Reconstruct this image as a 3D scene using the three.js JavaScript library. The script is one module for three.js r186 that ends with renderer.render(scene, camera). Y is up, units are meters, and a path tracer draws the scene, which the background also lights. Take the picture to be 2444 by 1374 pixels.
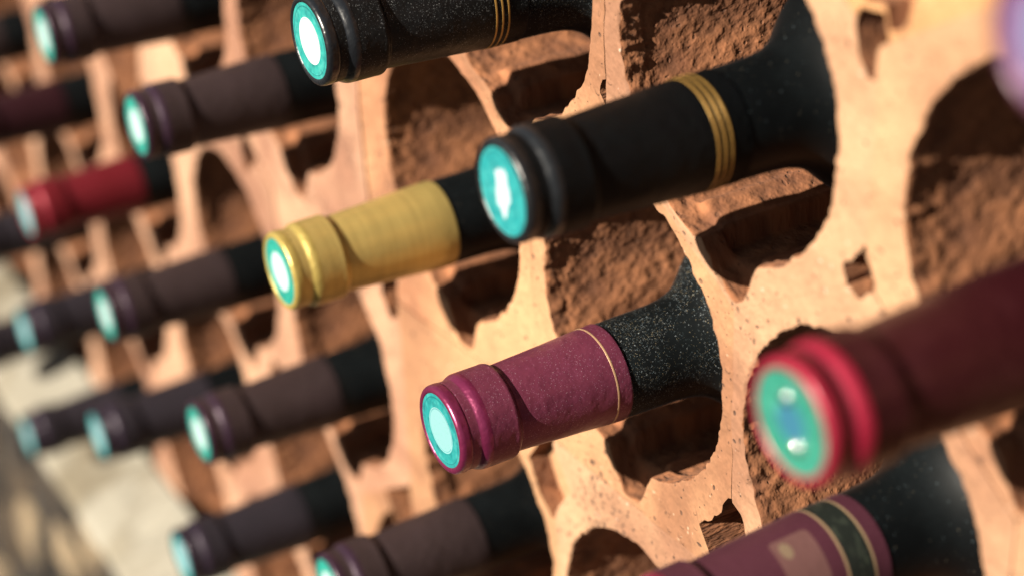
import * as THREE from 'three';
import { ImprovedNoise } from 'three/addons/math/ImprovedNoise.js';
import { mergeVertices } from 'three/addons/utils/BufferGeometryUtils.js';

// ------------------------------------------------------------------ camera, sky, sun, exposure
// World: x runs along the rack face to the right, y is up, z comes straight out of the rack. Lengths below are in millimetres, scaled by MM.
const MM = 0.001;
const scene = new THREE.Scene();
const camera = new THREE.PerspectiveCamera(16.626, 1024 / 575, 0.02, 400);
camera.position.set(441.836, 242.662, 316.559).multiplyScalar(MM);
camera.up.set(-0.41528, 0.865386, -0.28044);
camera.lookAt(camera.position.clone().add(new THREE.Vector3(-0.761623, -0.499336, -0.41303)));
camera.focus = 0.668;
camera.userData.fStop = 4.8;

const SKY = 0.14; // brightness of the sky beside the sun's 5
const SUN = new THREE.Vector3(0.03, 0.455, 0.89).normalize();
{ // hazy daylight sky: pale towards the horizon, deeper overhead, brighter round the sun; nothing but air
  const W = 256, H = 128, d = new Float32Array(W * H * 4), v = new THREE.Vector3();
  for (let y = 0; y < H; y++) for (let x = 0; x < W; x++) {
    const el = ((y + 0.5) / H - 0.5) * Math.PI, az = ((x + 0.5) / W - 0.5) * 2 * Math.PI, i = (y * W + x) * 4;
    v.set(Math.cos(az) * Math.cos(el), Math.sin(el), Math.sin(az) * Math.cos(el));
    const up = Math.max(0, v.y), h = Math.pow(1 - up, 3), c = Math.max(0, v.dot(SUN)), glow = 0.5 * Math.pow(c, 6) + 1.2 * Math.pow(c, 60), below = v.y < 0 ? 0.35 : 1;
    d[i] = below * SKY * (0.42 + 0.5 * h + glow); d[i + 1] = below * SKY * (0.5 + 0.42 * h + 0.93 * glow); d[i + 2] = below * SKY * (0.62 + 0.26 * h + 0.8 * glow); d[i + 3] = 1;
  }
  const t = new THREE.DataTexture(d, W, H, THREE.RGBAFormat, THREE.FloatType);
  t.mapping = THREE.EquirectangularReflectionMapping; t.magFilter = t.minFilter = THREE.LinearFilter; t.needsUpdate = true;
  scene.background = scene.environment = t;
}
const sun = new THREE.DirectionalLight(new THREE.Color(1.0, 0.9, 0.76), 5);
sun.position.copy(SUN).multiplyScalar(5);
sun.castShadow = true;
sun.shadow.mapSize.set(4096, 4096);
Object.assign(sun.shadow.camera, { left: -1.6, right: 1.2, top: 1.2, bottom: -1.4, near: 0.1, far: 12 });
scene.add(sun, sun.target);
const renderer = new THREE.WebGLRenderer({ antialias: true });
renderer.setSize(1024, 575);
renderer.toneMapping = THREE.LinearToneMapping;
renderer.toneMappingExposure = 3.5;
renderer.shadowMap.enabled = true;

// ------------------------------------------------------------------ helpers
function rng(seed) { let s = seed >>> 0; return () => { s = (s + 0x6d2b79f5) | 0; let t = Math.imul(s ^ (s >>> 15), 1 | s); t = (t + Math.imul(t ^ (t >>> 7), 61 | t)) ^ t; return ((t ^ (t >>> 14)) >>> 0) / 4294967296; }; }
const perlin = new ImprovedNoise();
const N3 = (x, y, z) => perlin.noise(x + 131.3, y + 57.7, z + 211.1);
const sstep = THREE.MathUtils.smoothstep, clamp = THREE.MathUtils.clamp, lerp = THREE.MathUtils.lerp;
const used = new Map();
function numbered(n) { const k = used.get(n) ?? 0; used.set(n, k + 1); return k ? n + '_' + String(k).padStart(3, '0') : n; }
function thing(name, label, category, group) {
  const o = new THREE.Group(); o.name = numbered(name); o.userData = { label, category };
  if (group) o.userData.group = group;
  scene.add(o); return o;
}
function mesh(name, geo, mat, parent) {
  const m = new THREE.Mesh(geo, mat); m.name = name; m.castShadow = m.receiveShadow = true; parent.add(m); return m;
}
// tileable value noise, several octaves, values about 0..1
function fbm(size, cells, octaves, seed, stretch = 1) {
  const out = new Float32Array(size * size); let amp = 1, total = 0;
  for (let o = 0; o < octaves; o++) {
    const cx = Math.max(1, Math.round(cells * 2 ** o)), cy = Math.max(1, Math.round(cells * stretch * 2 ** o)), r = rng(seed + o * 977), g = new Float32Array(cx * cy);
    for (let i = 0; i < g.length; i++) g[i] = r();
    for (let y = 0; y < size; y++) {
      const fy = (y / size) * cy, iy = Math.floor(fy), ty = fy - iy, sy = ty * ty * (3 - 2 * ty), y0 = (iy % cy) * cx, y1 = ((iy + 1) % cy) * cx;
      for (let x = 0; x < size; x++) {
        const fx = (x / size) * cx, ix = Math.floor(fx), tx = fx - ix, sx = tx * tx * (3 - 2 * tx), x0 = ix % cx, x1 = (ix + 1) % cx;
        const a = g[y0 + x0] + (g[y0 + x1] - g[y0 + x0]) * sx, b = g[y1 + x0] + (g[y1 + x1] - g[y1 + x0]) * sx;
        out[y * size + x] += amp * (a + (b - a) * sy);
      }
    }
    total += amp; amp *= 0.5;
  }
  for (let i = 0; i < out.length; i++) out[i] /= total;
  return out;
}
const toS = (v) => 255 * (v <= 0.0031308 ? v * 12.92 : 1.055 * Math.pow(Math.min(v, 1), 1 / 2.4) - 0.055);
function dataTex(size, fn, srgb, metres) {
  const d = new Uint8Array(size * size * 4), c = [0, 0, 0];
  for (let i = 0; i < size * size; i++) {
    fn(i, c, i % size, Math.floor(i / size));
    for (let k = 0; k < 3; k++) d[i * 4 + k] = clamp(srgb ? toS(Math.max(c[k], 0)) : c[k] * 255, 0, 255);
    d[i * 4 + 3] = 255;
  }
  const t = new THREE.DataTexture(d, size, size);
  t.wrapS = t.wrapT = THREE.RepeatWrapping; t.magFilter = THREE.LinearFilter; t.minFilter = THREE.LinearMipmapLinearFilter; t.generateMipmaps = true;
  if (srgb) t.colorSpace = THREE.SRGBColorSpace;
  t.repeat.set(1 / metres, 1 / metres); t.needsUpdate = true;
  return t;
}
// small round marks stamped on a tiling field
function stamps(size, count, seed, rMin, rMax, where, power = 2) {
  const f = new Float32Array(size * size), r = rng(seed);
  for (let k = 0; k < count; k++) {
    const x = r() * size, y = r() * size, keep = r(), rr = rMin + (rMax - rMin) * Math.pow(r(), power), a = 0.5 + 0.5 * r(), e = 0.6 + r() * 0.8;
    if (where && keep > where[Math.floor(y) * size + Math.floor(x)]) continue;
    const R = Math.ceil(rr * 1.5 + 1);
    for (let j = -R; j <= R; j++) for (let i = -R; i <= R; i++) {
      const px = Math.floor(x) + i, py = Math.floor(y) + j, d = Math.hypot((px + 0.5 - x) * e, (py + 0.5 - y) / e) / rr;
      if (d < 1.2) { const at = ((py + size) % size) * size + ((px + size) % size); f[at] = Math.max(f[at], a * clamp((1.2 - d) * 2.2, 0, 1)); }
    }
  }
  return f;
}

const K = 0.63, GREY = new THREE.Color().setRGB(K, K, K); // base colours are kept deep; the exposure brings them up
// ------------------------------------------------------------------ clay materials
const CS = 2048;
const big = fbm(CS, 7, 5, 11), fine = fbm(CS, 90, 3, 12), patch = fbm(CS, 5, 4, 13).map((v) => Math.pow(sstep(v, 0.45, 0.72), 1.5));
const pits = stamps(CS, 52000, 21, 0.9, 5, patch.map((v) => 0.05 + 0.95 * v * v), 3.2), bumps = stamps(CS, 2600, 22, 1.5, 6, null, 2.5), pale = stamps(CS, 5000, 23, 0.7, 3.2, fine.map((v) => sstep(v, 0.45, 0.65)), 3), grit = fbm(CS, 330, 2, 14);
const faceMap = dataTex(CS, (i, c) => {
  const m = big[i], n = 0.55 * fine[i] + 0.45 * grit[i] + (grit[i] - 0.5) * 0.5, t = clamp((m - 0.5) * 3.2 + 0.5, 0, 1);
  c[0] = lerp(0.24, 0.43, t) * (0.86 + 0.28 * n); c[1] = lerp(0.104, 0.228, t) * (0.86 + 0.28 * n); c[2] = lerp(0.048, 0.112, t) * (0.84 + 0.3 * n);
  const p = pits[i] * 0.92, w = pale[i] * 0.75;
  c[0] = lerp(lerp(c[0], 0.045, p), 0.56, w); c[1] = lerp(lerp(c[1], 0.018, p), 0.41, w); c[2] = lerp(lerp(c[2], 0.008, p), 0.28, w);
}, true, 0.42);
const faceBump = dataTex(CS, (i, c) => { c[0] = c[1] = c[2] = clamp(0.5 + (big[i] - 0.5) * 0.5 + (fine[i] - 0.5) * 0.16 + (grit[i] - 0.5) * 0.05 + bumps[i] * 0.12 - pits[i] * 0.22, 0, 1); }, false, 0.42);
const rough1 = fbm(1024, 22, 5, 31), rough2 = fbm(1024, 60, 4, 32), specks = stamps(1024, 900, 33, 1, 5, null, 2);
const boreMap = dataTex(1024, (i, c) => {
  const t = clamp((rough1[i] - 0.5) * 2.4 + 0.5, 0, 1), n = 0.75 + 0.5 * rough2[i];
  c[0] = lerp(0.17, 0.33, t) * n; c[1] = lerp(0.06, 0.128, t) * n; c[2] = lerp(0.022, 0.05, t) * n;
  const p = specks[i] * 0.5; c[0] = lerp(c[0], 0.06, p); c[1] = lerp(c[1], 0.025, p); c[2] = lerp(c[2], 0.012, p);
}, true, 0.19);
const boreBump = dataTex(1024, (i, c) => { c[0] = c[1] = c[2] = clamp(0.5 + (rough1[i] - 0.5) * 0.9 + (rough2[i] - 0.5) * 0.5 - specks[i] * 0.25, 0, 1); }, false, 0.19);
const faceMat = new THREE.MeshStandardMaterial({ color: GREY, map: faceMap, bumpMap: faceBump, bumpScale: 0.0042, roughness: 0.86 });
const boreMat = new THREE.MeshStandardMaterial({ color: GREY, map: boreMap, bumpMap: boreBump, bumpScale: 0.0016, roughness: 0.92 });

const TONES = [[1, 1, 1], [1.06, 0.98, 0.9], [0.95, 0.96, 1.0], [1.08, 1.06, 1.02], [0.94, 0.9, 0.82]], toned = (c) => { const m = faceMat.clone(); m.color.setRGB(c[0] * K * 1.04, c[1] * K * 1.1, c[2] * K * 1.2); return m; };
const FACES = TONES.map(toned), ochre = toned([1.08, 1.0, 0.78]), rosy = [toned([1.0, 1.02, 1.18]), toned([0.92, 0.92, 1.05]), toned([1.08, 1.1, 1.25])];
// ------------------------------------------------------------------ the rack: clay tiles with round bores, stacked in rows
const ROWS = [
  [231, [-140, 0, 136, 270, 404]],
  [115, [-203, -70, 67, 203, 336, 470]],
  [-4, [-402, -268, -135, -4, 139, 275, 408]],
  [-116, [-748, -613, -483, -353, -192, -59, 68, 200, 333]],
  [-266, [-1000, -864, -730, -594, -456, -322, -176, -50, 80, 214]],
  [-378, [-1056, -921, -790, -657, -516, -380, -245, -112, 20]],
  [-494, [-1118, -984, -850, -717, -586, -450, -314, -180, -46]],
];
const cells = [];
ROWS.forEach(([y, xs], row) => xs.forEach((x) => cells.push({ x, y: y + (row < 5 || x !== 0 ? 0 : 0), row: row - 2 })));
const cellAt = (row, x) => cells.reduce((b, c) => (c.row === row && (!b || Math.abs(c.x - x) < Math.abs(b.x - x)) ? c : b), null);
// voids left open where three tiles meet, as outlines on the face of the rack
const VOIDS = [
  [[3, -152], [9, -155], [13, -161], [11, -170], [2, -170], [-6, -173], [-13, -172], [-8, -168], [-3, -163]],
  [[66, -26], [71, -38], [66, -44], [60, -41], [57, -36], [62, -33]],
  [[58, 42], [70, 45], [68, 33], [64, 24], [59, 31]],
  [[-604, -206], [-578, -208], [-585, -226], [-611, -252], [-618, -232]],
  [[-266, -190], [-248, -188], [-252, -202], [-260, -214], [-267, -204]],
  [[-263, -325], [-250, -322], [-255, -336], [-266, -342], [-270, -334]],
  [[-71.5, -26], [-69.6, -28], [-70.6, -33], [-72.6, -31]],
  [[-135, -216], [-118, -211], [-101, -213], [-110, -224], [-117, -236], [-127, -228]],
  [[-425, -192], [-412, -190], [-414, -201], [-422, -206]],
  [[-553, -318], [-540, -315], [-543, -330], [-552, -333]],
  [[-420, -318], [-407, -316], [-411, -329], [-419, -333]],
];
// ragged outlines
const vr = rng(5);
const voids = VOIDS.map((poly) => {
  const out = [];
  poly.forEach((a, i) => {
    const b = poly[(i + 1) % poly.length], L = Math.hypot(b[0] - a[0], b[1] - a[1]), n = Math.max(1, Math.round(L / 2.2));
    for (let k = 0; k < n; k++) out.push([lerp(a[0], b[0], k / n) + (vr() - 0.5) * 1.3, lerp(a[1], b[1], k / n) + (vr() - 0.5) * 1.3]);
  });
  return { pts: out, cx: out.reduce((s, p) => s + p[0], 0) / out.length, cy: out.reduce((s, p) => s + p[1], 0) / out.length };
});
function outerRadius(c, th) {
  const dx = Math.cos(th), dy = Math.sin(th); let r = 104;
  for (const o of cells) {
    if (o === c) continue;
    const ex = o.x - c.x, ey = o.y - c.y, d = Math.hypot(ex, ey); if (d > 260) continue;
    const cs = (dx * ex + dy * ey) / d; if (cs > 0.05) r = Math.min(r, (d / 2 - 0.012) / cs);
  }
  for (const v of voids) {
    if (Math.hypot(v.cx - c.x, v.cy - c.y) > 130) continue;
    for (let i = 0; i < v.pts.length; i++) {
      const [ax, ay] = v.pts[i], [bx, by] = v.pts[(i + 1) % v.pts.length], px = ax - c.x, py = ay - c.y, sx = bx - ax, sy = by - ay, den = dx * sy - dy * sx;
      if (Math.abs(den) < 1e-9) continue;
      const t = (px * sy - py * sx) / den, u = (px * dy - py * dx) / den;
      if (t > 20 && u >= 0 && u <= 1) r = Math.min(r, t);
    }
  }
  return r;
}
function tileGeometry(c, seed) {
  const near = c.x > -420, N = near ? 320 : 200, r = rng(seed), grooveX = 3 + (r() - 0.5) * 7, grooveW = 0.25 + r() * 0.04, grooveR = 72 + r() * 4, dz = (r() - 0.5) * 0.35, tiltX = (r() - 0.5) * 0.012, tiltY = (r() - 0.5) * 0.012, R0 = 57 + (r() - 0.5) * 1.4, facet = (2 * Math.PI) / 15, turn = r() * 0.25;
  const FR = near ? 14 : 7;
  const depths = [];
  for (let d = 1.2; d < 10; d += near ? 1.1 : 2.2) depths.push(d);
  depths.push(10, 11.2);
  for (let d = 13; d < 90; d += near ? 1.9 : 4.5) depths.push(d);
  depths.push(100, 125, 160, 200, 236);
  const outer = [0, 0.35, 1.1], rowsFront = [];
  const pos = [], uv = [], idxF = [], idxB = [];
  const rowsOf = [];
  const col = []; // per-angle values
  for (let i = 0; i < N; i++) {
    const th = (i / N) * Math.PI * 2, ro = outerRadius(c, th), a = th > Math.PI ? th - 2 * Math.PI : th; // a in -pi..pi
    const down = Math.abs(a + Math.PI / 2 - grooveX / 66), g = sstep(1 - down / grooveW, 0, 0.85);
    const X = c.x + 57 * Math.cos(th), Y = c.y + 57 * Math.sin(th);
    const jag = 0.7 * N3(X / 7, Y / 7, seed) + 0.6 * N3(X / 2.4, Y / 2.4, seed + 3) - 0.8 * Math.max(0, N3(X / 5, Y / 5, seed + 9) - 0.25) * 3;
    let ri = R0 + g * (grooveR - R0) + jag + (a < -1.9 && a > -2.8 ? 2.2 * Math.sin((a + 2.8) / 0.9 * Math.PI / 2) : a <= -1.57 && a >= -1.9 ? 2.2 * (1 - (a + 1.9) / 0.33) : 0); ri = Math.min(ri, ro - 2.2);
    let af = (((th + turn) % facet) + facet) % facet; const rp = 60.2 * Math.cos(facet / 2) / Math.cos(af - facet / 2);
    const left = sstep(Math.cos(th - 2.75), 0.42, 0.75), chan = sstep(-Math.abs(a + 1.588) / 0.14, -1.08, -0.98);
    let rb = lerp(rp + chan * 5 - 3.2 * sstep(-Math.abs(a + 1.875) / 0.125, -1.06, -0.97), 57.5, left); rb = Math.min(rb, ro - 1.4);
    col.push({ th, ro, ri, rb, left, cs: Math.cos(th), sn: Math.sin(th) });
  }
  const faceZ = (x, y) => dz + tiltX * (x - c.x) + tiltY * (y - c.y) + 0.6 * N3(x / 38, y / 38, 4.5) + 0.75 * N3(x / 13, y / 13, 8.5) + 0.32 * N3(x / 4.2, y / 4.2, 1.5);
  const put = (fn) => { const at = pos.length / 3; for (let i = 0; i <= N; i++) { const k = col[i % N], p = fn(k, i); pos.push(p[0] * MM, p[1] * MM, p[2] * MM); uv.push(p[3] * MM, p[4] * MM); } rowsOf.push(at); return rowsOf.length - 1; };
  const radial = (k, rr) => [c.x + rr * k.cs, c.y + rr * k.sn];
  // outer flank, back to front
  for (const d of [236, 60, 12, 3, 0.25]) put((k, i) => { const [x, y] = radial(k, k.ro); return [x, y, faceZ(x, y) * (d < 4 ? 1 : 0) - d, k.ro * (i / N) * 6.28, d]; });
  const lastOuter = rowsOf.length - 1;
  // face
  for (let q = 0; q <= FR; q++) put((k) => {
    const t = q / FR, w = k.ro - k.ri, e = 0.5; let rr;
    if (q === 0) rr = k.ro; else if (q === FR) rr = k.ri + 0.25; else rr = lerp(k.ro - Math.min(0.9, w * 0.2), k.ri + Math.min(0.9, w * 0.2), (q - 1) / (FR - 2));
    const [x, y] = radial(k, rr), chip = Math.max(0, N3(x / 6, y / 6, seed + 20) - 0.1);
    const drop = q === 0 ? 0.02 + 0.25 * chip : q === FR ? 0.35 + 2.2 * chip : 0;
    return [x, y, faceZ(x, y) - drop, x, y];
  });
  const lastFace = rowsOf.length - 1;
  const boreAt = (k, d) => {
    const st = sstep(d, 8, 11.2); let rr = lerp(k.ri, k.rb, st) - k.left * 0.13 * clamp(d - 8, 0, 60);
    const x = c.x + rr * k.cs, y = c.y + rr * k.sn, amp = lerp(lerp(0.55, 0.07, st), 0.38, k.left * st);
    rr += amp * (0.5 * N3(x / 6, y / 9, d / 5 + seed) + 0.95 * N3(x / 3, y / 4.6, d / 1.9) + 0.35 * N3(x / 12, y / 12, d / 14));
    return Math.min(rr, k.ro - 0.9);
  };
  put((k, i) => { const rr = k.ri + 0.25, [x, y] = radial(k, rr), chip = Math.max(0, N3(x / 6, y / 6, seed + 20) - 0.1); return [x, y, faceZ(x, y) - 0.35 - 2.2 * chip, (i / N) * 380, 0]; });
  for (const d of depths) put((k, i) => { const rr = boreAt(k, d), [x, y] = radial(k, rr); return [x, y, -d + (d < 3 ? faceZ(x, y) : 0), (i / N) * 380, d]; });
  put((k, i) => [c.x, c.y, -238, (i / N) * 380, 300]);
  for (let q = 0; q + 1 < rowsOf.length; q++) {
    if (q === lastOuter || q === lastFace) continue; // the edges stay crisp
    const list = q > lastOuter && q < lastFace ? idxF : idxB, a = rowsOf[q], b = rowsOf[q + 1];
    for (let i = 0; i < N; i++) list.push(a + i, a + i + 1, b + i + 1, a + i, b + i + 1, b + i);
  }
  const g = new THREE.BufferGeometry();
  g.setAttribute('position', new THREE.Float32BufferAttribute(pos, 3)); g.setAttribute('uv', new THREE.Float32BufferAttribute(uv, 2));
  g.setIndex([...idxF, ...idxB]); g.addGroup(0, idxF.length, 0); g.addGroup(idxF.length, idxB.length, 1);
  g.computeVertexNormals();
  // close the normals across the seam
  const n = g.attributes.normal;
  for (const a of rowsOf) { const v = new THREE.Vector3(n.getX(a) + n.getX(a + N), n.getY(a) + n.getY(a + N), n.getZ(a) + n.getZ(a + N)).normalize(); n.setXYZ(a, v.x, v.y, v.z); n.setXYZ(a + N, v.x, v.y, v.z); }
  return g;
}
const rack = thing('wine_rack', 'terracotta honeycomb rack of round-holed clay tiles holding the bottles', 'wine rack');
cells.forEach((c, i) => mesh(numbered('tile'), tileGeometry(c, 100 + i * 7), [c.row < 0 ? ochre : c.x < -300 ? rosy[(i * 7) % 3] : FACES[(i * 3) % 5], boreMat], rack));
{ // clay pressed into the shallow triangular hollow left of the dark round opening
  const v = voids[7], sh = new THREE.Shape(v.pts.map(([x, y]) => new THREE.Vector2((v.cx + (x - v.cx) * 1.08) * MM, (v.cy + (y - v.cy) * 1.08) * MM)));
  const g = new THREE.ExtrudeGeometry(sh, { depth: 4 * MM, bevelEnabled: true, bevelSize: 0, bevelThickness: 1 * MM, bevelSegments: 2 });
  g.translate(0, 0, -14 * MM);
  mesh('mortar_plug', g, faceMat, rack);
  const b = new THREE.BoxGeometry(1.75, 0.98, 0.02); b.translate(-0.32, -0.13, -0.255);
  mesh('back_board', b, boreMat, rack);
}

// ------------------------------------------------------------------ bottles
const GS = 1024;
function dustTex(base, speckCols, count, seed, rMin, rMax, haze, metres = 0.1, streak = 0) {
  const h = fbm(GS, 6, 5, seed), f = fbm(GS, 120, 2, seed + 1), w = fbm(GS, 9, 4, seed + 2).map((v) => sstep(v, 0.3, 0.65) * 0.8 + 0.2), s = speckCols.map((_, k) => stamps(GS, count, seed + 40 + k, rMin, rMax, w, 2.4));
  const st = streak ? fbm(GS, 4, 4, seed + 9, 24) : null;
  return dataTex(GS, (i, c) => {
    const t = clamp((h[i] - 0.42) * 2.2, 0, 1) * haze * (0.55 + 0.9 * f[i]), k0 = st ? 1 + streak * (st[i] - 0.5) : 1;
    for (let k = 0; k < 3; k++) c[k] = (base[k] + t * (speckCols[0][k] * 0.5)) * k0;
    speckCols.forEach((q, n) => { for (let k = 0; k < 3; k++) c[k] = lerp(c[k], q[k], s[n][i]); });
  }, true, metres);
}
const film = fbm(GS, 30, 4, 71);
const filmBump = dataTex(GS, (i, c) => { c[0] = c[1] = c[2] = film[i]; }, false, 0.1);
const glassTex = dustTex([0.0022, 0.0035, 0.0042], [[0.26, 0.36, 0.40], [0.6, 0.47, 0.28], [0.75, 0.82, 0.85]], 11000, 301, 0.5, 1.15, 0.04);
const glassCleanTex = dustTex([0.002, 0.003, 0.0036], [[0.06, 0.08, 0.09], [0.09, 0.08, 0.06]], 900, 331, 0.8, 2.6, 0.12);
const glassDusty = new THREE.MeshPhysicalMaterial({ color: GREY, map: glassTex, roughness: 0.6, sheen: 0.8, sheenRoughness: 0.25, sheenColor: new THREE.Color().setRGB(0.85, 0.96, 1), specularIntensity: 0.3 });
const glassSmooth = new THREE.MeshPhysicalMaterial({ color: GREY, map: glassCleanTex, roughness: 0.5, clearcoat: 0.12, clearcoatRoughness: 0.3, sheen: 0.35, sheenRoughness: 0.35, sheenColor: new THREE.Color().setRGB(0.55, 0.68, 0.75), specularIntensity: 0.3 });
function foil(base, specks, count, seed, haze, rough, metal, streak = 0, sheen = 0.18) {
  return new THREE.MeshPhysicalMaterial({ color: GREY, map: dustTex(base, specks, count, seed, 0.5, 1.4, haze, 0.1, streak), roughness: rough, metalness: metal, sheen, sheenRoughness: 0.35, sheenColor: new THREE.Color().setRGB(0.6, 0.55, 0.58), specularIntensity: sheen < 0.1 ? 0.18 : 0.36, bumpMap: filmBump, bumpScale: 0.0003 });
}
const shiny = (r, g, b, rough = 0.24, metal = 0.55) => new THREE.MeshPhysicalMaterial({ color: new THREE.Color().setRGB(r * K, g * K, b * K), roughness: rough + 0.08, metalness: metal, specularIntensity: 0.7, clearcoat: 0.2, clearcoatRoughness: 0.25, bumpMap: filmBump, bumpScale: 0.0004 });
const FOILS = {
  black: [foil([0.0042, 0.0049, 0.0056], [[0.12, 0.13, 0.14], [0.34, 0.36, 0.36]], 11000, 401, 0.1, 0.45, 0.1), shiny(0.00864, 0.01008, 0.01296, 0.24, 0.1)],
  soot: [foil([0.0025, 0.003, 0.0036], [[0.02, 0.024, 0.028]], 500, 421, 0.1, 0.5, 0.0, 0, 0.06), shiny(0.0072, 0.00864, 0.0108, 0.3, 0.1)],
  purple: [foil([0.165, 0.035, 0.068], [[0.34, 0.12, 0.24], [0.55, 0.38, 0.46]], 11000, 441, 0.1, 0.38, 0.35), shiny(0.19, 0.02, 0.072)],
  gold: [foil([0.64, 0.48, 0.16], [[0.75, 0.62, 0.28]], 500, 461, 0.06, 0.42, 0.35, 0.35), shiny(0.504, 0.3744, 0.1008, 0.3, 0.5)],
  red: [foil([0.04, 0.007, 0.01], [[0.22, 0.09, 0.1]], 700, 481, 0.3, 0.36, 0.3), shiny(0.3, 0.008, 0.034, 0.42, 0.35)],
  crimson: [foil([0.14, 0.0098, 0.0168], [[0.4, 0.08, 0.1]], 600, 501, 0.08, 0.42, 0.25), shiny(0.2592, 0.018, 0.0324, 0.3, 0.4)],
  slate: [foil([0.022, 0.018, 0.024], [[0.07, 0.06, 0.075]], 900, 561, 0.25, 0.48, 0.1), shiny(0.03, 0.018, 0.034, 0.28, 0.35)],
  aubergine: [foil([0.034, 0.022, 0.023], [[0.07, 0.045, 0.055]], 900, 521, 0.22, 0.5, 0.1), shiny(0.036, 0.01584, 0.0324, 0.28, 0.35)],
  plum: [foil([0.0245, 0.0056, 0.0091], [[0.12, 0.05, 0.07]], 800, 541, 0.15, 0.45, 0.15), shiny(0.0576, 0.0108, 0.0252, 0.28, 0.35)],
};
// burgundy foil with a printed band and a pale patch, drawn flat as print
function bandedFoil() {
  const W = 1024, H = 1024, cv = document.createElement('canvas'); cv.width = W; cv.height = H; const x = cv.getContext('2d');
  x.fillStyle = '#5c3240'; x.fillRect(0, 0, W, H);
  const at = (mm) => (mm / 88) * H; // row for a distance from the bottle's end
  x.fillStyle = '#b59a78'; x.fillRect(0, at(64.2), W, at(0.9)); x.fillRect(0, at(73.6), W, at(0.9));
  x.fillStyle = '#2a302c'; x.fillRect(0, at(65.2), W, at(8.4));
  const r = rng(77);
  for (let i = 0; i < 60; i++) { x.fillStyle = 'rgba(120,130,110,0.22)'; x.beginPath(); x.ellipse(r() * W, at(66 + r() * 7), 6 + r() * 14, at(0.3 + r() * 0.5), 0, 0, 7); x.fill(); }
  for (const u0 of [0.02, 0.36, 0.70]) {
    x.fillStyle = '#7e5a58'; x.beginPath(); x.roundRect(u0 * W, at(45), 0.17 * W, at(14), 20); x.fill();
    x.fillStyle = '#95806a'; x.beginPath(); x.ellipse(u0 * W + 44, at(49), 28, at(2), 0, 0, 7); x.fill();
  }
  for (let i = 0; i < 2600; i++) { const v = r(); x.fillStyle = 'rgba(' + (150 + 70 * v) + ',' + (110 + 60 * v) + ',' + (120 + 60 * v) + ',0.35)'; x.fillRect(r() * W, r() * H, 2, 2); }
  const t = new THREE.CanvasTexture(cv); t.colorSpace = THREE.SRGBColorSpace; t.wrapS = t.wrapT = THREE.RepeatWrapping; t.flipY = false;
  t.repeat.set(1 / (2 * Math.PI * 0.0155), 1 / 0.088);
  return [new THREE.MeshPhysicalMaterial({ map: t, color: new THREE.Color().setRGB(0.43, 0.43, 0.43), sheen: 0.3, sheenRoughness: 0.4, sheenColor: new THREE.Color().setRGB(0.7, 0.6, 0.62), specularIntensity: 0.4, roughness: 0.45, metalness: 0.1, bumpMap: filmBump, bumpScale: 0.00012 }), shiny(0.28, 0.03, 0.07)];
}
FOILS.banded = bandedFoil();
FOILS.gold[0].bumpScale = 0.00008; FOILS.gold[0].metalness = 0.6; FOILS.gold[0].roughness = 0.4;
const goldLine = new THREE.MeshStandardMaterial({ color: new THREE.Color().setRGB(0.34, 0.2, 0.052), roughness: 0.35, metalness: 0.5 });
const paleLine = new THREE.MeshStandardMaterial({ color: new THREE.Color().setRGB(0.34, 0.21, 0.12), roughness: 0.4, metalness: 0.3 });

// printed foil disc at the end of each capsule
function discTex(ring, centre, size, style, seed) {
  const S = 512, cv = document.createElement('canvas'); cv.width = cv.height = S; const x = cv.getContext('2d'), r = rng(seed);
  x.fillStyle = ring; x.fillRect(0, 0, S, S);
  for (let i = 0; i < 700; i++) { x.fillStyle = 'rgba(' + (r() > 0.45 ? '190,255,235' : '0,50,70') + ',0.06)'; x.beginPath(); x.arc(r() * S, r() * S, 4 + r() * 26, 0, 7); x.fill(); }
  x.strokeStyle = 'rgba(0,70,80,0.45)'; x.lineWidth = 5; x.beginPath(); x.arc(S / 2, S / 2, S * 0.45, 0, 7); x.stroke();
  x.fillStyle = centre;
  if (style === 'ragged') {
    x.beginPath();
    for (let i = 0; i < 90; i++) { const a = (i / 90) * 6.283, q = S * size * (0.9 + 0.22 * (r() - 0.5) + 0.1 * Math.sin(a * 5 + 1)); x.lineTo(S / 2 + q * 0.8 * Math.cos(a), S / 2 + q * 1.55 * Math.sin(a)); }
    x.fill();
  } else {
    x.beginPath(); x.arc(S / 2, S / 2, S * size, 0, 7); x.fill();
    x.strokeStyle = style === 'line' ? 'rgba(20,140,150,0.8)' : 'rgba(20,150,150,0.25)'; x.lineWidth = 3; x.beginPath(); x.arc(S / 2, S / 2, S * (size - 0.022), 0.5, 6.5); x.stroke();
  }
  for (let i = 0; i < 120; i++) { x.fillStyle = 'rgba(90,150,155,0.22)'; x.beginPath(); x.arc(S / 2 + (r() - 0.5) * S * size * 1.4, S / 2 + (r() - 0.5) * S * size * 1.4, 1 + r() * 3, 0, 7); x.fill(); }
  const t = new THREE.CanvasTexture(cv); t.colorSpace = THREE.SRGBColorSpace; return t;
}
const discBump = (() => { // embossed ring and creases of the end foil
  const a = fbm(256, 5, 4, 88), d = dataTex(256, (i, c, x, y) => { const q = Math.hypot(x - 128, y - 128) / 128; c[0] = c[1] = c[2] = clamp(0.35 * a[i] + 0.25 * sstep(-Math.abs(q - 0.62), -0.05, -0.01) + 0.35 * sstep(q, 0.86, 0.9), 0, 1); }, false, 1);
  d.repeat.set(1, 1); return d;
})();
const discMat = (...a) => new THREE.MeshPhysicalMaterial({ map: discTex(...a), color: new THREE.Color().setRGB(0.4, 0.4, 0.4), bumpMap: discBump, bumpScale: 0.0004, roughness: 0.38, metalness: 0.0, clearcoat: 0.3, clearcoatRoughness: 0.25 });
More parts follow.
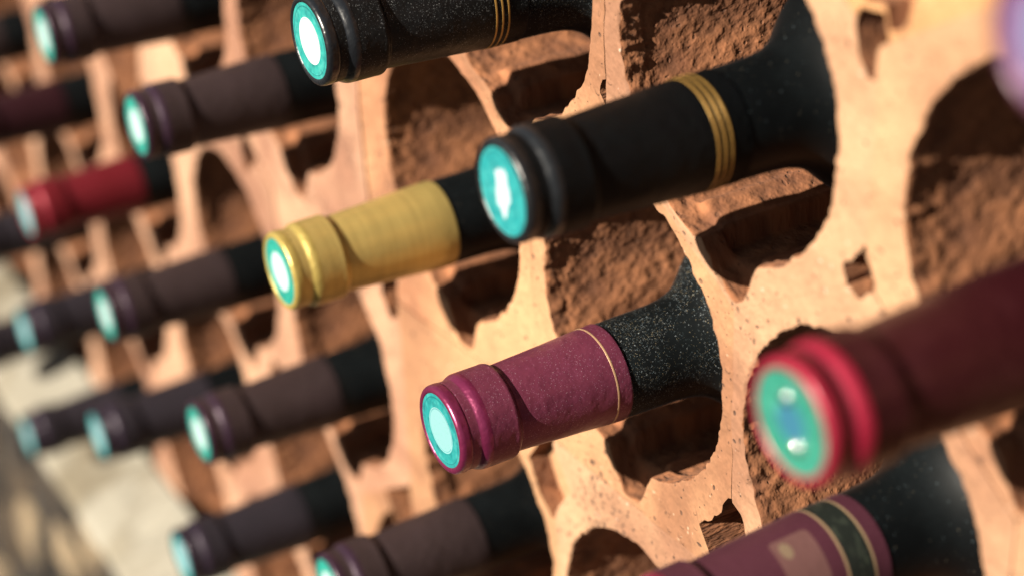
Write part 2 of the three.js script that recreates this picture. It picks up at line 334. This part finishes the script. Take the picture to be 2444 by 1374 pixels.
const DISCS = {
  line: discMat('#1f9fa2', '#93cfd4', 0.31, 'line', 1), white: discMat('#2bb0aa', '#f0fafa', 0.31, 'line', 2), ragged: discMat('#22a5aa', '#e0eaf6', 0.2, 'ragged', 3),
  green: discMat('#2f957c', '#387a98', 0.2, 'soft', 4), far: discMat('#1fae9c', '#d4f3f3', 0.3, 'soft', 5), farBlue: discMat('#35a6a8', '#a5dbe4', 0.33, 'soft', 6), violet: discMat('#8a4f86', '#7f80a8', 0.33, 'soft', 8),
};

const SEG = 128;
// a turned profile: [radius, distance from the bottle's end] in mm, axis along +z with the end at z = 0, body towards -z; uv in metres
const widen = (d) => lerp(1.04, 1.155, clamp((d - 24) / 42, 0, 1)); // necks thicken towards the shoulder
function turned(profile, wide = widen, dent = 0) {
  const pts = profile.map(([r, d]) => [r * wide(d), d]).map(([r, d]) => new THREE.Vector2(r * MM, d * MM)), g = new THREE.LatheGeometry(pts, SEG);
  const p = g.attributes.position, u = g.attributes.uv;
  for (let i = 0; i < p.count; i++) { const d = p.getY(i); u.setXY(i, u.getX(i) * 2 * Math.PI * 0.0155, d); }
  if (dent) {
    for (let i = 0; i < p.count; i++) { const x = p.getX(i), y = p.getY(i), z = p.getZ(i), q = 1 + dent * (N3(x * 90, y * 60, z * 90) * 0.011 + N3(x * 240, y * 200, z * 240) * 0.005); p.setX(i, x * q); p.setZ(i, z * q); }
    g.computeVertexNormals();
    const n = g.attributes.normal, m = pts.length; // one smooth surface across the seam of the turning
    for (let k = 0; k < m; k++) { const e = SEG * m + k, v = new THREE.Vector3(n.getX(k) + n.getX(e), n.getY(k) + n.getY(e), n.getZ(k) + n.getZ(e)).normalize(); n.setXYZ(k, v.x, v.y, v.z); n.setXYZ(e, v.x, v.y, v.z); }
  }
  // y (distance) -> -z ; keeps faces outward
  g.rotateX(-Math.PI / 2);
  return g;
}
function bevel(list) { // subdivide and round a polyline a little
  const c = new THREE.CatmullRomCurve3(list.map(([r, d]) => new THREE.Vector3(r, d, 0)), false, 'centripetal'); return c.getPoints(list.length * 5).map((v) => [v.x, v.y]);
}
const rimProfile = bevel([[12.7, 0.55], [13.3, 0.1], [14.0, 0.05], [14.8, 0.5], [15.25, 1.4], [15.35, 2.6], [15.3, 3.9], [15.05, 4.4]]);
const ridgeProfile = bevel([[15.05, 7.3], [15.25, 7.8], [15.8, 8.7], [16.25, 9.7], [16.42, 10.6], [16.45, 11.6]]);
const capProfile = (len) => [...bevel([[15.0, 4.2], [15.1, 4.5], [15.1, 6.4], [15.15, 7.6]]), ...bevel([[15.4, 8.4], [16.0, 9.6], [16.25, 10.5], [16.4, 11.5], [16.45, 20], [16.5, 21.6], [16.2, 22.5], [15.4, 23.1], [15.0, 23.6], [14.95, 24.6]]), ...bevel([[14.95, 25], [15.05, 32], [15.2, 45], [15.4, len - 4], [15.45, len - 0.3]]), [15.4, len], [14.7, len]];
const glassProfile = [...bevel([[15.2, 24], [16.2, 45], [17.3, 66], [17.6, 78], [17.8, 88], [18.5, 96], [20.1, 102], [22.8, 107], [26.8, 112], [31.4, 117], [35.4, 122.5], [38.2, 130], [39.9, 140], [40.5, 150]]), [40.5, 170], [40.5, 290], [38.5, 298], [34, 301], [0, 298]];
const gGlass = turned(glassProfile, () => 1), gRim = turned(rimProfile, widen, 0.5), gRidge = turned(ridgeProfile, widen, 0.8), gDisc = (() => { const g = new THREE.CircleGeometry(13.4 * MM, 64), p = g.attributes.position; g.translate(0, 0, -0.45 * MM); return g; })();
const gCap = new Map();
const capGeo = (len) => { if (!gCap.has(len)) gCap.set(len, turned(capProfile(len), widen, 0.8)); return gCap.get(len); };
const ringGeo = (r, d, w) => turned([[r - 0.02, d], [r + 0.07, d + 0.05], [r + 0.07, d + w - 0.05], [r, d + w]], widen, 0.8);

const GROUP = 'wine bottles lying in the clay rack';
function bottle(row, x, prot, kind, disc, glass, label, o = {}) {
  const t = thing('wine_bottle', label, 'wine bottle', GROUP), c = cellAt(row, x);
  t.position.set((c.x + (o.dx ?? 0)) * MM, (c.y - 16.2 + (o.dy ?? 0)) * MM, prot * MM);
  if (x < -300) t.rotation.set(0.02 * N3(x, row * 7.3, 0.37), 0.025 * N3(x * 0.9, row * 3.1, 5.37), 0);
  const spin = o.spin ?? (x * 1.7 + row) % 6.28, add = (n, g, m, p = t) => { const q = mesh(n, g, m, p); q.rotation.z = p === t ? spin : 0; return q; };
  add('glass_body', gGlass, glass);
  const len = o.len ?? 69, cap = add('capsule', capGeo(len), FOILS[kind][0]);
  add('rim', gRim, FOILS[kind][1], cap);
  add('ridge', gRidge, FOILS[kind][1], cap);
  add('end_disc', gDisc, DISCS[disc]).rotation.z = o.discSpin ?? 0;
  for (const [d, w, m] of o.lines ?? []) add('printed_line', ringGeo(15.0 + (d - 25) * 0.011, d, w), m, cap);
  return t;
}
const triple = [[63.2, 0.75, goldLine], [65.6, 0.75, goldLine], [68.0, 0.75, goldLine]];
bottle(-1, 203, 80, 'plum', 'violet', glassSmooth, 'blurred bottle with violet end cut off by the top right corner', { dx: 5, dy: 5 });
bottle(0, -135, 77.5, 'black', 'white', glassDusty, 'sharp dusty black bottle with three gold lines at the top edge, above the gold-foiled bottle', { len: 76, lines: triple, dy: 5 });
bottle(0, -4, 79, 'soot', 'ragged', glassSmooth, 'large black bottle with gold lines, ragged white spot on its teal end', { len: 76, lines: triple, dx: 4, dy: 5.5 });
{
  const b = bottle(0, 139, 81, 'red', 'green', glassSmooth, 'blurred wine-red bottle with green and blue end, nearest at the right edge', { len: 82, dy: 5 });
  const dome = new THREE.SphereGeometry(2.4 * MM, 32, 12, 0, 6.2832, 0, 1.15).rotateX(Math.PI / 2).translate(0, 0, -1.4 * MM), tin = new THREE.MeshStandardMaterial({ color: 0xdff5ef, metalness: 1, roughness: 0.08 });
  for (const [x, y] of [[-1.5, 6.2], [3.4, -5.2]]) mesh('foil_bump', dome, tin, b).position.set(x * MM, y * MM, 0);
}
bottle(1, -483, 76.5, 'aubergine', 'far', glassSmooth, 'dark aubergine bottle at the top left corner with white and teal end', {});
bottle(1, -353, 75.5, 'aubergine', 'far', glassSmooth, 'dark aubergine bottle between the crimson bottle and the sharp black one at the top', {});
bottle(1, -192, 76, 'gold', 'far', glassSmooth, 'bottle with bright gold foil capsule and teal end in the middle of the rack', { len: 71 });
bottle(1, -59, 76, 'purple', 'line', glassDusty, 'sharp dusty purple-foiled bottle with one thin gold line, in the centre foreground', { len: 66.5, lines: [[60.5, 0.7, paleLine]], dy: 1.2, dx: 1 });
bottle(1, 68, 78.5, 'banded', 'green', glassSmooth, 'burgundy bottle with dark banded foil and tan patch at the bottom right edge', { len: 80, spin: 2.2 });
bottle(2, -864, 77, 'aubergine', 'far', glassSmooth, 'dark blurred bottle cut off at the left edge near the top left corner', {});
bottle(2, -730, 77, 'plum', 'far', glassSmooth, 'dark plum-red bottle cut off at the left edge, above the crimson bottle', {});
bottle(2, -594, 76, 'crimson', 'farBlue', glassSmooth, 'blurred bottle with bright crimson foil near the left edge', {});
bottle(2, -456, 76.5, 'aubergine', 'far', glassSmooth, 'dark aubergine bottle with teal-rimmed end, directly left of the gold-foiled one', {});
bottle(2, -322, 77, 'aubergine', 'far', glassSmooth, 'dark aubergine bottle with bright teal-rimmed end, directly left of the sharp purple one', {});
bottle(2, -176, 73, 'aubergine', 'far', glassSmooth, 'dark brownish bottle cut off by the bottom edge, below the sharp purple bottle', { dx: -8, dy: -3 });
bottle(3, -790, 77, 'slate', 'farBlue', glassSmooth, 'black blurred bottle cut off at the left edge just below the crimson bottle', {});
bottle(3, -657, 76, 'slate', 'farBlue', glassSmooth, 'small blurred dark bottle with teal end at the left edge, above the pale ledge', {});
bottle(3, -516, 76.5, 'slate', 'farBlue', glassSmooth, 'blurred dark bottle with pale blue end, middle of three above the pale ledge', {});
bottle(3, -380, 78, 'slate', 'farBlue', glassSmooth, 'blurred dark bottle with pale end at the bottom edge, lowest in the left half', {});
bottle(4, -850, 75, 'slate', 'farBlue', glassSmooth, 'black blurred bottle end cut off at the left edge, lowest of those at the edge', {});
bottle(4, -717, 74.5, 'slate', 'farBlue', glassSmooth, 'farthest blurred dark bottle with dull blue end, lowest left above the pale ledge', {});

// ------------------------------------------------------------------ ledge, wall below, ground
const beige = fbm(512, 6, 5, 91), beige2 = fbm(512, 50, 3, 92);
const ledgeMat = new THREE.MeshStandardMaterial({ color: new THREE.Color().setRGB(0.47, 0.48, 0.5), map: dataTex(512, (i, c) => { const t = clamp((beige[i] - 0.5) * 4.2 + 0.5, 0, 1), n = 0.75 + 0.5 * beige2[i]; c[0] = lerp(0.2, 0.36, t) * n; c[1] = lerp(0.165, 0.33, t) * n; c[2] = lerp(0.105, 0.255, t) * n; }, true, 0.25), bumpMap: dataTex(512, (i, c) => { c[0] = c[1] = c[2] = 0.5 * beige[i] + 0.5 * beige2[i]; }, false, 0.25), bumpScale: 0.003, roughness: 0.9 });
{
  const sh = new THREE.Shape([[2, -536], [24, -545], [46, -555], [54, -560], [57, -565], [56, -570], [48, -573], [2, -574]].map(([z, y]) => new THREE.Vector2(-z * MM, y * MM)));
  const g = new THREE.ExtrudeGeometry(sh, { depth: 1.9, steps: 120, bevelEnabled: false }); g.rotateY(Math.PI / 2); g.translate(-1.4, 0, 0);
  const p = g.attributes.position, u = g.attributes.uv;
  for (let i = 0; i < p.count; i++) { const x = p.getX(i), y = p.getY(i), z = p.getZ(i); p.setY(i, y + 0.0025 * N3(x * 25, z * 30, 2)); p.setZ(i, z + (z > 0.04 ? 0.003 * N3(x * 30, 5, y * 20) : 0)); u.setXY(i, x, y + z); }
  g.computeVertexNormals();
  const l = mesh('stone_ledge', g, ledgeMat, scene); l.userData = { label: 'pale beige stone ledge running under the foot of the bottle rack', category: 'ledge' };
}
const stoneMats = [[0.028, 0.019, 0.011], [0.055, 0.037, 0.021], [0.014, 0.0095, 0.006], [0.24, 0.18, 0.11]].map((c, k) => new THREE.MeshStandardMaterial({ map: dataTex(256, (i, o) => { const t = 0.6 + 0.8 * beige[((i * 4 + k * 9173) >>> 0) % beige.length]; for (let q = 0; q < 3; q++) o[q] = c[q] * t; }, true, 0.2), bumpMap: boreBump, bumpScale: 0.003, roughness: 0.95 }));
{
  const w = thing('stone_wall', 'dark brown rubble stone wall below the pale ledge', 'wall'), r = rng(55);
  const core = new THREE.BoxGeometry(1.9, 0.72, 0.3); core.translate(-0.45, -0.577 - 0.36, -0.145); mesh('mortar_core', core, stoneMats[2], w);
  for (let row = 0; row < 8; row++) for (let x = -1.38 - r() * 0.05; x < -0.3;) {
    const wd = 0.028 + r() * 0.05, h = 0.04 + r() * 0.03, g = new THREE.IcosahedronGeometry(1, 4), p = g.attributes.position, s = r() * 50;
    for (let i = 0; i < p.count; i++) {
      const v = new THREE.Vector3().fromBufferAttribute(p, i), m = Math.max(Math.abs(v.x), Math.abs(v.y), Math.abs(v.z)), q = lerp(1, 0.72 / m, 0.55) * (1 + 0.14 * N3(v.x * 1.6 + s, v.y * 1.6, v.z * 1.6));
      p.setXYZ(i, v.x * q * wd * 0.56, v.y * q * h * 0.66, v.z * q * 0.026);
    }
    const gg = mergeVertices(g.deleteAttribute('normal')); gg.computeVertexNormals();
    const st = mesh(numbered('stone'), gg, stoneMats[Math.floor(r() * 4)], w);
    st.position.set(x + wd / 2, -0.607 - row * 0.062 + (r() - 0.5) * 0.012, 0.008 + r() * 0.012);
    x += wd + 0.006;
  }
}
{
  const g = new THREE.PlaneGeometry(200, 200, 1, 1); g.rotateX(-Math.PI / 2);
  const u = g.attributes.uv, p = g.attributes.position; for (let i = 0; i < u.count; i++) u.setXY(i, p.getX(i), p.getZ(i));
  const m = mesh('ground', g, new THREE.MeshStandardMaterial({ map: stoneMats[1].map, color: 0x555048, roughness: 1 }), scene); m.position.y = -1.29; m.userData.kind = 'structure';
}
renderer.render(scene, camera);
